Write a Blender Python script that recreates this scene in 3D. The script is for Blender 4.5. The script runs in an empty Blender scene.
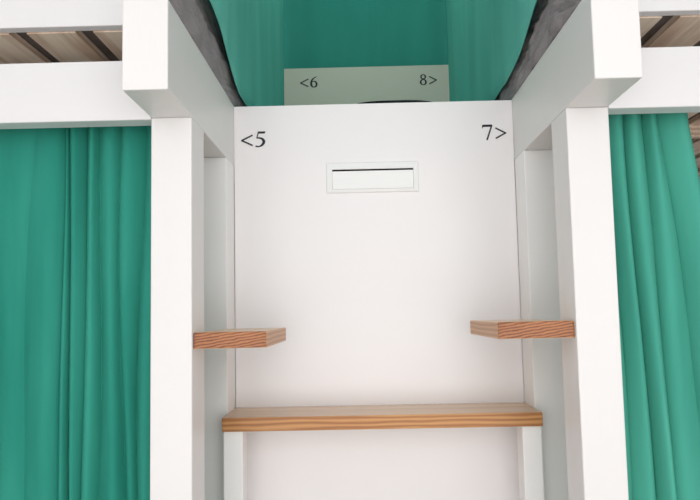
import bpy, math, random
from mathutils import Vector, Matrix, noise
E=1.35
D=1.5288
scene=bpy.context.scene
try: scene.view_settings.view_transform='Standard'
except Exception: pass
def lin(c):
    return tuple(((x/255)/12.92 if x/255<=0.04045 else ((x/255+0.055)/1.055)**2.4) for x in c)+(1,)
# ---------------------------------------------------------------- materials
def newmat(name):
    m=bpy.data.materials.new(name);m.use_nodes=True
    nt=m.node_tree;b=nt.nodes['Principled BSDF'];return m,nt,b
def paint(name,col,rough=.45,var=.03,bump=.05,scale=6,stretch=(1,1,.15)):
    m,nt,b=newmat(name)
    tc=nt.nodes.new('ShaderNodeTexCoord');mp=nt.nodes.new('ShaderNodeMapping');mp.inputs['Scale'].default_value=stretch
    nz=nt.nodes.new('ShaderNodeTexNoise');nz.inputs['Scale'].default_value=scale;nz.inputs['Detail'].default_value=5
    cr=nt.nodes.new('ShaderNodeValToRGB');c=lin(col)
    cr.color_ramp.elements[0].color=tuple(x*(1-var) for x in c[:3])+(1,);cr.color_ramp.elements[1].color=tuple(min(1,x*(1+var)) for x in c[:3])+(1,)
    cr.color_ramp.elements[0].position=.3;cr.color_ramp.elements[1].position=.7
    L=nt.links.new
    L(tc.outputs['Object'],mp.inputs['Vector']);L(mp.outputs['Vector'],nz.inputs['Vector']);L(nz.outputs['Fac'],cr.inputs['Fac']);L(cr.outputs['Color'],b.inputs['Base Color'])
    n2=nt.nodes.new('ShaderNodeTexNoise');n2.inputs['Scale'].default_value=scale*22;L(mp.outputs['Vector'],n2.inputs['Vector'])
    bp=nt.nodes.new('ShaderNodeBump');bp.inputs['Strength'].default_value=bump;bp.inputs['Distance'].default_value=.002
    L(n2.outputs['Fac'],bp.inputs['Height']);L(bp.outputs['Normal'],b.inputs['Normal'])
    b.inputs['Roughness'].default_value=rough
    return m
def wood(name,cA,cB,rot=(0,0,0),stretch=(1,1,1),scale=30,dist=4,rough=.4,contrast=(.25,.75),mixf=.45):
    m,nt,b=newmat(name);L=nt.links.new
    tc=nt.nodes.new('ShaderNodeTexCoord');mp=nt.nodes.new('ShaderNodeMapping')
    mp.inputs['Scale'].default_value=stretch;mp.inputs['Rotation'].default_value=rot
    wv=nt.nodes.new('ShaderNodeTexWave');wv.wave_type='BANDS';wv.bands_direction='Z'
    wv.inputs['Scale'].default_value=scale;wv.inputs['Distortion'].default_value=dist;wv.inputs['Detail'].default_value=3;wv.inputs['Detail Scale'].default_value=1.2
    nz=nt.nodes.new('ShaderNodeTexNoise');nz.inputs['Scale'].default_value=9;nz.inputs['Detail'].default_value=6
    mx=nt.nodes.new('ShaderNodeMix');mx.data_type='FLOAT';mx.inputs['Factor'].default_value=mixf
    cr=nt.nodes.new('ShaderNodeValToRGB');cr.color_ramp.elements[0].color=lin(cA);cr.color_ramp.elements[1].color=lin(cB)
    cr.color_ramp.elements[0].position=contrast[0];cr.color_ramp.elements[1].position=contrast[1]
    L(tc.outputs['Object'],mp.inputs['Vector']);L(mp.outputs['Vector'],wv.inputs['Vector']);L(mp.outputs['Vector'],nz.inputs['Vector'])
    L(wv.outputs['Fac'],mx.inputs['A']);L(nz.outputs['Fac'],mx.inputs['B']);L(mx.outputs['Result'],cr.inputs['Fac']);L(cr.outputs['Color'],b.inputs['Base Color'])
    b.inputs['Roughness'].default_value=rough
    return m
def fabric(name,cA,cB,stretch=(6,6,1.5),weave=420,bump=.2):
    m,nt,b=newmat(name);L=nt.links.new
    tc=nt.nodes.new('ShaderNodeTexCoord');mp=nt.nodes.new('ShaderNodeMapping');mp.inputs['Scale'].default_value=stretch
    nz=nt.nodes.new('ShaderNodeTexNoise');nz.inputs['Scale'].default_value=1.0;nz.inputs['Detail'].default_value=4
    cr=nt.nodes.new('ShaderNodeValToRGB');cr.color_ramp.elements[0].color=lin(cA);cr.color_ramp.elements[1].color=lin(cB)
    cr.color_ramp.elements[0].position=.3;cr.color_ramp.elements[1].position=.7
    L(tc.outputs['Object'],mp.inputs['Vector']);L(mp.outputs['Vector'],nz.inputs['Vector']);L(nz.outputs['Fac'],cr.inputs['Fac']);L(cr.outputs['Color'],b.inputs['Base Color'])
    n2=nt.nodes.new('ShaderNodeTexNoise');n2.inputs['Scale'].default_value=weave;L(tc.outputs['Object'],n2.inputs['Vector'])
    bp=nt.nodes.new('ShaderNodeBump');bp.inputs['Strength'].default_value=bump;bp.inputs['Distance'].default_value=.0008
    L(n2.outputs['Fac'],bp.inputs['Height']);L(bp.outputs['Normal'],b.inputs['Normal'])
    b.inputs['Roughness'].default_value=.95
    b.inputs['Specular IOR Level'].default_value=.12
    return m
WHITE=paint('white_painted_wood',(231,229,228),.4,.015,.12,5,(1,1,.12))
WHITE_LIFT=paint('white_paint_lightened',(251,250,249),.4,.01,.12,5,(1,1,.12))  # same white paint, lightened so the recessed uprights look better lit
WHITE_H=paint('white_painted_rail',(229,228,229),.4,.015,.12,5,(.12,1,1))
PANEL=paint('white_laminate_panel',(247,244,245),.28,.006,.03,2,(1,1,.3))
SIGNP=paint('shaded_sign_board',(204,202,188),.5,.01,.03,2,(1,1,.3))  # white board toned down to cream, its shade put into the colour
VENTW=paint('white_plastic',(251,251,251),.4,.005,.0,5)
ROOMW=paint('room_wall_paint',(240,239,240),.8,.01,.1,3,(1,1,1))
FLOORM=wood('floor_boards',(186,176,166),(212,202,192),stretch=(.4,8,8),scale=3,dist=3,rough=.5)
BLACK=paint('black_vinyl_lettering',(16,20,32),.5,.02,0,5)
SLOT=paint('dark_slot',(10,10,12),.9,.02,0,5)
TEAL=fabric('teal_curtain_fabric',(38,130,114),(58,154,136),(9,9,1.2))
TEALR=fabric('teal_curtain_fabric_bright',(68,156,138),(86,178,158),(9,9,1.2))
TEALU=fabric('teal_partition_curtain',(92,182,168),(106,196,182))
TEALB=fabric('teal_backdrop_fabric',(54,140,128),(60,150,136))
GREY=fabric('grey_bedding_fabric',(138,134,136),(158,154,156),(10,10,10),160,.1)
DARK=fabric('black_fabric',(26,28,34),(40,42,48),(14,14,14),120)
MATT=fabric('mattress_cover_fabric',(104,94,90),(120,110,106),(14,14,14),120)
SLAT=wood('weathered_bed_slat',(212,182,158),(246,226,206),stretch=(6,.5,6),scale=3,dist=6,rough=.7)
W_END=wood('pine_end_grain',(112,58,30),(194,128,78),rot=(0,math.radians(16),0),stretch=(.7,1,1.3),scale=40,dist=5,rough=.45,contrast=(.2,.85),mixf=.5)
W_TOP=wood('pine_board_top',(200,160,120),(226,192,152),stretch=(10,.8,10),scale=2.5,dist=4,rough=.28)
W_SIDE=wood('pine_side_grain',(180,122,74),(210,156,102),stretch=(1,.12,1),scale=28,dist=3,rough=.4)
W_LTOP=wood('pine_shelf_top',(210,170,130),(228,192,150),stretch=(.6,12,12),scale=1.6,dist=4,rough=.22,mixf=.6)
W_LEDGE=wood('pine_shelf_edge',(166,106,56),(208,152,92),rot=(0,math.radians(1.2),0),stretch=(.12,1,1),scale=24,dist=5,rough=.4,mixf=.5)
# ---------------------------------------------------------------- helpers
def link(o,parent=None):
    scene.collection.objects.link(o)
    if parent is not None:
        o.parent=parent
        o.matrix_parent_inverse=Matrix.Translation(-parent.location)
    return o
def mesh_obj(name,verts,faces,mats,parent=None,mi=None,smooth=False):
    lo=Vector([min(v[i] for v in verts) for i in range(3)]);hi=Vector([max(v[i] for v in verts) for i in range(3)]);c=(lo+hi)/2
    me=bpy.data.meshes.new(name);me.from_pydata([tuple(Vector(v)-c) for v in verts],[],faces)
    if not isinstance(mats,(list,tuple)): mats=[mats]
    for m in mats: me.materials.append(m)
    if mi:
        for p,i in zip(me.polygons,mi): p.material_index=i
    if smooth:
        for p in me.polygons: p.use_smooth=True
    me.update()
    o=bpy.data.objects.new(name,me);o.location=c
    return link(o,parent)
def boxgeo(x0,x1,y0,y1,z0,z1,off=0):
    v=[(x0,y0,z0),(x1,y0,z0),(x1,y1,z0),(x0,y1,z0),(x0,y0,z1),(x1,y0,z1),(x1,y1,z1),(x0,y1,z1)]
    f=[(0,3,2,1),(4,5,6,7),(0,1,5,4),(1,2,6,5),(2,3,7,6),(3,0,4,7)]
    return v,[tuple(i+off for i in q) for q in f]
def box(name,x0,x1,y0,y1,z0,z1,mat,parent=None,bev=.003,mi=None):
    v,f=boxgeo(x0,x1,y0,y1,z0+E,z1+E)
    o=mesh_obj(name,v,f,mat,parent,mi)
    if bev:
        b=o.modifiers.new('bevel','BEVEL');b.width=bev;b.segments=3;b.limit_method='ANGLE'
    return o
def root(name,loc,label,cat,group=None):
    o=bpy.data.objects.new(name,None);o.location=loc;o.empty_display_size=.1
    scene.collection.objects.link(o);tag(o,label,cat,group);return o
def tag(o,label,cat,group=None):
    o['label']=label;o['category']=cat
    if group:o['group']=group
    return o
def struct(o): o['kind']='structure';return o
def sheet(name,nu,nv,fn,mat,thick=.002,parent=None):
    vs=[fn(i/nu,j/nv) for j in range(nv+1) for i in range(nu+1)]
    vs=[(a,b,c+E) for a,b,c in vs]
    fs=[(j*(nu+1)+i,j*(nu+1)+i+1,(j+1)*(nu+1)+i+1,(j+1)*(nu+1)+i) for j in range(nv) for i in range(nu)]
    o=mesh_obj(name,vs,fs,mat,parent,smooth=True)
    s=o.modifiers.new('solidify','SOLIDIFY');s.thickness=thick;s.offset=0
    return o
# ---------------------------------------------------------------- room
FL=-E;YF=-3.2
struct(box('floor',-1.7,1.8,YF,2.2,FL-.05,FL,FLOORM,bev=0))
struct(box('ceiling',-1.7,1.8,YF,2.2,1.95,2.0,ROOMW,bev=0))
struct(box('wall_back',-1.7,1.8,2.1,2.2,FL,1.95,ROOMW,bev=0))
struct(box('wall_left',-1.8,-1.7,YF,2.2,FL,1.95,ROOMW,bev=0))
struct(box('wall_right',1.8,1.9,YF,2.2,FL,1.95,ROOMW,bev=0))
# ---------------------------------------------------------------- bunk beds
XL0,XL1,XR1,XR0=-.447,-.3585,.4503,.5416
ZB,ZT=.4326,.612
def bunk(side):
    if side<0: a,b,out,name_lab=XL0,XL1,-1.66,'white painted wooden bunk bed beside the pod numbered 5'
    else: a,b,out,name_lab=XR1,XR0,1.76,'white painted wooden bunk bed beside the pod numbered 7'
    r=root('bunk_bed',((a+b)/2,0.2,0),name_lab,'bunk bed','bunk beds flanking the niche')
    box('post',a,b,0,.122,FL,ZB,WHITE,r)
    box('post',a,b,.405,.522,FL,ZB,WHITE_LIFT,r)
    box('side_beam',a,b,-.194,2.08,ZB,ZT,WHITE,r)
    if side<0: x0,x1=out,a
    else: x0,x1=b,out
    box('front_rail',x0,x1,-.001,.052,ZB-.004,.562,WHITE_H,r)
    box('guard_board',x0,x1,-.001,.028,.642,.86,WHITE_H,r)
    V=[];F=[]
    p=.150;x=(a-.03) if side<0 else (b+.03)
    while (x>out+.11 if side<0 else x<out-.11):
        w=.110
        xa,xb=(x-w,x) if side<0 else (x,x+w)
        v,f=boxgeo(xa,xb,.03,2.05,.640+E,.657+E,len(V));V+=v;F+=f
        x+= -p if side<0 else p
    for yy in (1.0,1.9):
        v,f=boxgeo(x0+.01,x1,yy,yy+.03,.60+E,.640+E,len(V));V+=v;F+=f
    mesh_obj('slat_base',V,F,SLAT,r)
    return r
bL=bunk(-1);bR=bunk(1)
def mattress(x0,x1,lab):
    o=box('mattress',x0,x1,.035,2.05,.658,.80,MATT,bev=.02);tag(o,lab,'mattress','mattresses on the upper bunks')
mattress(-1.6,XL1-.05,'grey mattress on the slats of the upper bunk')
mattress(XR1+.05,1.7,'grey mattress on the slats of the upper bunk')
def spread(side,lab):
    xe=XL1 if side<0 else XR1
    amp=1.0 if side<0 else 1.5
    def fn(s,t):
        y=-.19+2.2*s
        a=min(1,t*1.9)*math.pi
        n=noise.noise(Vector((y*9,t*2.2,side*3)))
        n2=noise.noise(Vector((y*20+t*18,t*6,side*7+4)))
        n3=abs(noise.noise(Vector((y*15-t*12,t*5,side*5+9))))
        fade=max(.45,1-.6*max(0,y)/.5)
        out=(.007+.010*n*amp)*math.sin(a)**.7+(.010*n2-.012*n3)*amp*fade+.003
        out=min(out,.026*fade+.004)
        x=xe-side*(out-.006)
        z=.614+.188*t+(.004*n2 if t>.02 else 0)
        return (x,y,z)
    o=sheet('bedspread',420,44,fn,GREY,.004);tag(o,lab,'bedspread','bedspreads on the upper bunks')
spread(-1,'grey fabric bedspread edge lying along the side beam')
spread(1,'rumpled grey bedspread edge sagging over the side beam')
# ---------------------------------------------------------------- niche panel
pan=root('partition_panel',(.046,.53,0),'white laminate partition panel with printed pod numbers 5 and 7','panel')
box('panel_board',XL1,XR1,.5234,.5434,FL,.608,PANEL,pan,bev=.002)
box('passage_deck',XL1,XR1,.5434,2.05,.575,.600,PANEL,pan,bev=.002)
def crom(P,n=10):
    out=[]
    Q=[P[0]]+list(P)+[P[-1]]
    for i in range(1,len(Q)-2):
        p0,p1,p2,p3=Q[i-1],Q[i],Q[i+1],Q[i+2]
        for k in range(n):
            t=k/n
            out.append(tuple(.5*((2*p1[a])+(-p0[a]+p2[a])*t+(2*p0[a]-5*p1[a]+4*p2[a]-p3[a])*t*t+(-p0[a]+3*p1[a]-3*p2[a]+p3[a])*t**3) for a in range(3)))
    out.append(tuple(P[-1]));return out
SX=1.3
def ribbon(P,V,F,curve=True):
    pts=crom(P) if curve else [tuple(p) for p in P]
    pts=[(p[0]*SX,p[1],p[2]*1.28) for p in pts]
    b=len(V)
    for i,p in enumerate(pts):
        q0=pts[max(0,i-1)];q1=pts[min(len(pts)-1,i+1)]
        dx,dy=q1[0]-q0[0],q1[1]-q0[1];l=math.hypot(dx,dy) or 1
        nx,ny=-dy/l,dx/l;w=p[2]/2
        V.append((p[0]+nx*w,p[1]+ny*w));V.append((p[0]-nx*w,p[1]-ny*w))
    for i in range(len(pts)-1):
        F.append((b+2*i,b+2*i+1,b+2*i+3,b+2*i+2))
def ell(cx,cy,rx,ry,wx,wy,n=36):
    out=[]
    for i in range(n+1):
        a=2*math.pi*i/n
        out.append((cx+rx*math.cos(a),cy+ry*math.sin(a),wy+(wx-wy)*abs(math.cos(a))**1.5))
    return out
GL={
'<':[([(.56,.78,.075),(.06,.42,.075)],0),([(.06,.45,.075),(.56,.09,.075)],0)],
'>':[([(.04,.78,.075),(.54,.42,.075)],0),([(.54,.45,.075),(.04,.09,.075)],0)],
'5':[([(.17,.94,.11),(.46,.94,.11),(.50,.99,.03)],0),([(.19,.96,.05),(.12,.56,.05)],0),([(.11,.57,.05),(.24,.58,.08),(.37,.50,.11),(.43,.33,.13),(.37,.14,.11),(.23,.02,.07),(.06,.04,.08)],1)],
'7':[([(.05,.94,.12),(.50,.94,.12)],0),([(.055,.98,.05),(.03,.78,.04)],0),([(.49,.97,.07),(.24,0,.08)],0)],
'6':[([(.47,.99,.03),(.32,.89,.07),(.17,.68,.10),(.11,.36,.13),(.16,.12,.10),(.28,.03,.06),(.40,.11,.10),(.45,.30,.12),(.40,.49,.10),(.29,.57,.06),(.13,.48,.05)],1)],
'8':[(ell(.27,.76,.145,.19,.10,.06),0),(ell(.27,.27,.175,.24,.12,.06),0)],
}
def text(s,cx,cz,y,h,width,parent,name):
    V=[];F=[];x=0
    for ch in s:
        v=[];f=[]
        for P,c in GL[ch]: ribbon(P,v,f,bool(c))
        b=len(V);V+=[(a+x,q) for a,q in v];F+=[tuple(i+b for i in k) for k in f];x+=.62*SX
    xs=[v[0] for v in V];w=max(xs)-min(xs);mx=(max(xs)+min(xs))/2
    sx=width/w
    VV=[(cx+(a-mx)*sx,y,cz+(q-.5)*h+E) for a,q in V]
    return mesh_obj(name,VV,F,BLACK,parent)
text('<5',-.302,.5094,.5222,.0445,.072,pan,'number_lettering')
text('7>',.395,.5134,.5222,.0445,.070,pan,'number_lettering')
# ---------------------------------------------------------------- slotted vent
vr=root('air_vent',(.0407,.52,E+.3897),'white plastic vent plate with a dark slot on the panel','vent')
cx,cz=.0407,.3897;W,H=.1325,.044;yp=.5234
def ring(rects):
    V=[];F=[]
    for (x0,x1,z0,z1,y) in rects: V+=[(cx+x0,y,cz+z0+E),(cx+x1,y,cz+z0+E),(cx+x1,y,cz+z1+E),(cx+x0,y,cz+z1+E)]
    for r in range(len(rects)-1):
        for i in range(4):
            j=(i+1)%4;F.append((r*4+i,r*4+j,r*4+4+j,r*4+4+i))
    return V,F
V,F=ring([(-W,W,-H,H,yp+.001),(-W,W,-H,H,yp-.004),(-W+.002,W-.002,-H+.002,H-.002,yp-.006),(-W+.016,W-.014,-H+.009,H-.019,yp-.0085),(-W+.017,W-.015,-H+.010,H-.0205,yp-.0070),(-W+.017,W-.015,-H+.010,H-.0205,yp-.0005)])
mesh_obj('frame',V,F,VENTW,vr)
zt=cz+H-.0205;zb=cz-H+.010
box('slot',cx-W+.0175,cx+W-.0155,yp-.0058,yp-.0004,zt-.0052,zt-.0001,SLOT,vr,bev=0)
v=[(cx-W+.0175,yp-.0082,zb+.0003+E),(cx+W-.0155,yp-.0082,zb+.0003+E),(cx+W-.0155,yp-.0066,zt-.0050+E),(cx-W+.0175,yp-.0066,zt-.0050+E)]
v+=[(a,yp-.0005,c) for a,b_,c in v]
mesh_obj('flap',v,[(0,1,2,3),(7,6,5,4),(0,4,5,1),(1,5,6,2),(2,6,7,3),(3,7,4,0)],VENTW,vr)
# ---------------------------------------------------------------- shelves
mi=[1,1,0,2,0,2]
o=box('shelf',XL1+.0005,-.202,.0116,.404,-.068,-.033,[W_END,W_TOP,W_SIDE],bev=.002,mi=mi)
tag(o,'short pine shelf board with reddish end grain below number 5','shelf','short pine shelves')
o=box('shelf',.2887,XR1-.0005,.0116,.404,-.060,-.024,[W_END,W_TOP,W_SIDE],bev=.002,mi=mi)
tag(o,'short pine shelf board with orange edge below number 7','shelf','short pine shelves')
sh=root('shelf',(.046,.42,0),'long pine shelf spanning the white niche between posts','shelf')
box('shelf_board',XL1+.0005,XR1-.0005,.319,.5228,-.291,-.256,[W_LEDGE,W_LTOP,W_LEDGE],sh,bev=.002,mi=[1,1,0,2,0,2])
box('leg',XL1+.0005,-.308,.335,.4045,FL,-.2915,WHITE_LIFT,sh)
box('leg',.401,XR1-.0005,.335,.4045,FL,-.2915,WHITE_LIFT,sh)
# ---------------------------------------------------------------- lower curtains
def lobes(q,creases,amps,t,seed,soft=.5):
    n=len(creases)-1
    cs=[c+ (creases[min(i+1,n)]-creases[max(i-1,0)])*.5*(.20*math.sin(t*3.7+i*2.1+seed)+.09*math.sin(t*9+i*1.3)) for i,c in enumerate(creases)]
    if q<=cs[0] or q>=cs[-1]: return 0
    for i in range(n):
        if cs[i]<=q<=cs[i+1]:
            u=(q-cs[i])/(cs[i+1]-cs[i])
            u=u+.16*math.sin(i*1.7+t*2)*math.sin(math.pi*u)
            return amps[i%len(amps)]*(.75+.25*math.sin(t*4+i*2.3))*max(0,math.sin(math.pi*max(0,min(1,u))))**soft
    return 0
k=.00223
CL=[-345,-315,-285,-250,-220,-190,-165,-140,-115,-90,-65,-42,-14,20,50,62,78,90,116,136,160]
AL=[.03]*12+[.018,.018,.030,.042,.034,.036,.024,.032]
def cl(s,t):
    x=-1.20+.80*s; z=-.98+1.50*t
    px=x/k+361
    return (x,.128-lobes(px,CL,AL,t,1.0,.8)+.004*math.sin(px*.09+t*3),z)
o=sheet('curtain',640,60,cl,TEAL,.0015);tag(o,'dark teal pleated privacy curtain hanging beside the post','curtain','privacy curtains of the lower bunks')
CR=[-.02,.17,.27,.46,.57,.76,1.03]
AR=[.034,.044,.036,.048,.038,.044]
def cr_(s,t):
    z=-.98+1.50*t
    zz=[-.98,-.4,-.05,.16,.30,.42,.52];xx=[.87,.84,.820,.800,.782,.768,.764]
    xr=xx[-1]
    for i in range(6):
        if z<=zz[i+1]:
            q=(z-zz[i])/(zz[i+1]-zz[i]);q=max(0,q);xr=xx[i]+(xx[i+1]-xx[i])*q;break
    xl=.50
    ss=s+.03*(1-t)*math.sin(s*math.pi)
    x=xl+(xr-xl)*s
    return (x,.134-lobes(ss,CR,AR,t,2.5,.8)+.003*math.sin(s*9+t*5),z)
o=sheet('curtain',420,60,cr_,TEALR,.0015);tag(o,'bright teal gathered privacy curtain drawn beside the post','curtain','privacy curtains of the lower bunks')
# ---------------------------------------------------------------- upper passage
def up(side):
    base=(XL1 if side<0 else XR1)
    def fn(s,t):
        y=.0+1.735*s
        low=.712-.066*min(1,y/.5)
        z=low+.008*math.sin(y*9+(0 if side<0 else 2.2))*(1-t)+1.22*t
        x=base-side*.0205-side*(.001+.008*t)*(1+math.sin(y*13+.6*math.sin(t*3)+side))*.8
        x-=side*.012*math.exp(-((y-.05)/.22)**2)
        x-=side*.022*math.exp(-((y-.14)/.16)**2)*t**.4
        return (x,y,z)
    o=sheet('curtain',240,24,fn,TEALU,.002)
    tag(o,'light teal curtain closing the side of the upper pod','curtain','privacy curtains of the upper pods')
up(-1);up(1)
def bk(s,t):
    x=XL1+.004+(XR1-XL1-.008)*s
    return (x,1.815+.004*math.sin(s*19)+.006*math.exp(-((s-.55)/.02)**2),.602+1.32*t)
o=sheet('curtain',120,8,bk,TEALB,.002);tag(o,'plain teal backdrop curtain behind the numbered board','curtain','privacy curtains of the upper pods')
sb=root('sign_board',(.046,1.75,E+1.06),'white board with printed pod numbers 6 and 8','sign')
box('board',XL1+.004,XR1-.004,1.745,1.765,.945,1.1445,SIGNP,sb,bev=.001)
text('<6',-.2207,1.0776,1.7438,.052,.082,sb,'number_lettering')
text('8>',.335,1.076,1.7438,.052,.080,sb,'number_lettering')
def cush(s,t):
    a=s*2*math.pi;b=(t-.5)*math.pi
    r=math.cos(b);sx=lambda q:math.copysign(abs(q)**.6,q)
    return (.12+.17*sx(math.cos(a))*max(r,0)**.5,.80+.14*sx(math.sin(a))*max(r,0)**.5,.637+.036*math.sin(b))
vs=[cush(i/48,j/16) for j in range(17) for i in range(48)]
fs=[(j*48+i,j*48+(i+1)%48,(j+1)*48+(i+1)%48,(j+1)*48+i) for j in range(16) for i in range(48)]
o=mesh_obj('cushion',[(a,b,c+E) for a,b,c in vs],fs,DARK,smooth=True);tag(o,'black flat cushion lying on the upper passage deck','cushion')
# ---------------------------------------------------------------- lights
w=bpy.data.worlds.new('world');scene.world=w;w.use_nodes=True
bg=w.node_tree.nodes['Background'];bg.inputs[0].default_value=(.985,.99,1,1);bg.inputs[1].default_value=1.05
def area(loc,target,sx,sy,e,col):
    l=bpy.data.lights.new('area',type='AREA');l.shape='RECTANGLE';l.size=sx;l.size_y=sy;l.energy=e;l.color=col
    o=bpy.data.objects.new('area_light',l);o.location=loc
    o.rotation_euler=(Vector(target)-Vector(loc)).to_track_quat('-Z','Y').to_euler();scene.collection.objects.link(o);return o
area((.2,-3.0,E+.0),(0.1,0,E+.0),3.2,2.4,46,(1,.988,.975))  # window behind the camera
area((0,1.1,E+1.9),(0,1.1,E),.5,.9,3,(1,.98,.95))  # unseen top light that brightens the upper passage, not a window
# ---------------------------------------------------------------- camera
cam=bpy.data.cameras.new('camera');co=bpy.data.objects.new('camera',cam);scene.collection.objects.link(co)
yaw,pitch,roll=.0137,.0881,.0205
Fv=Vector((-math.sin(yaw)*math.cos(pitch),math.cos(yaw)*math.cos(pitch),math.sin(pitch)))
R0=Vector((math.cos(yaw),math.sin(yaw),0));U0=R0.cross(Fv)
R=R0*math.cos(roll)-U0*math.sin(roll);U=U0*math.cos(roll)+R0*math.sin(roll)
M=Matrix(((R.x,U.x,-Fv.x,0),(R.y,U.y,-Fv.y,-D),(R.z,U.z,-Fv.z,E),(0,0,0,1)))
co.matrix_world=M
cam.sensor_width=36;cam.lens=36*721.4/700;cam.clip_start=.01
scene.camera=co
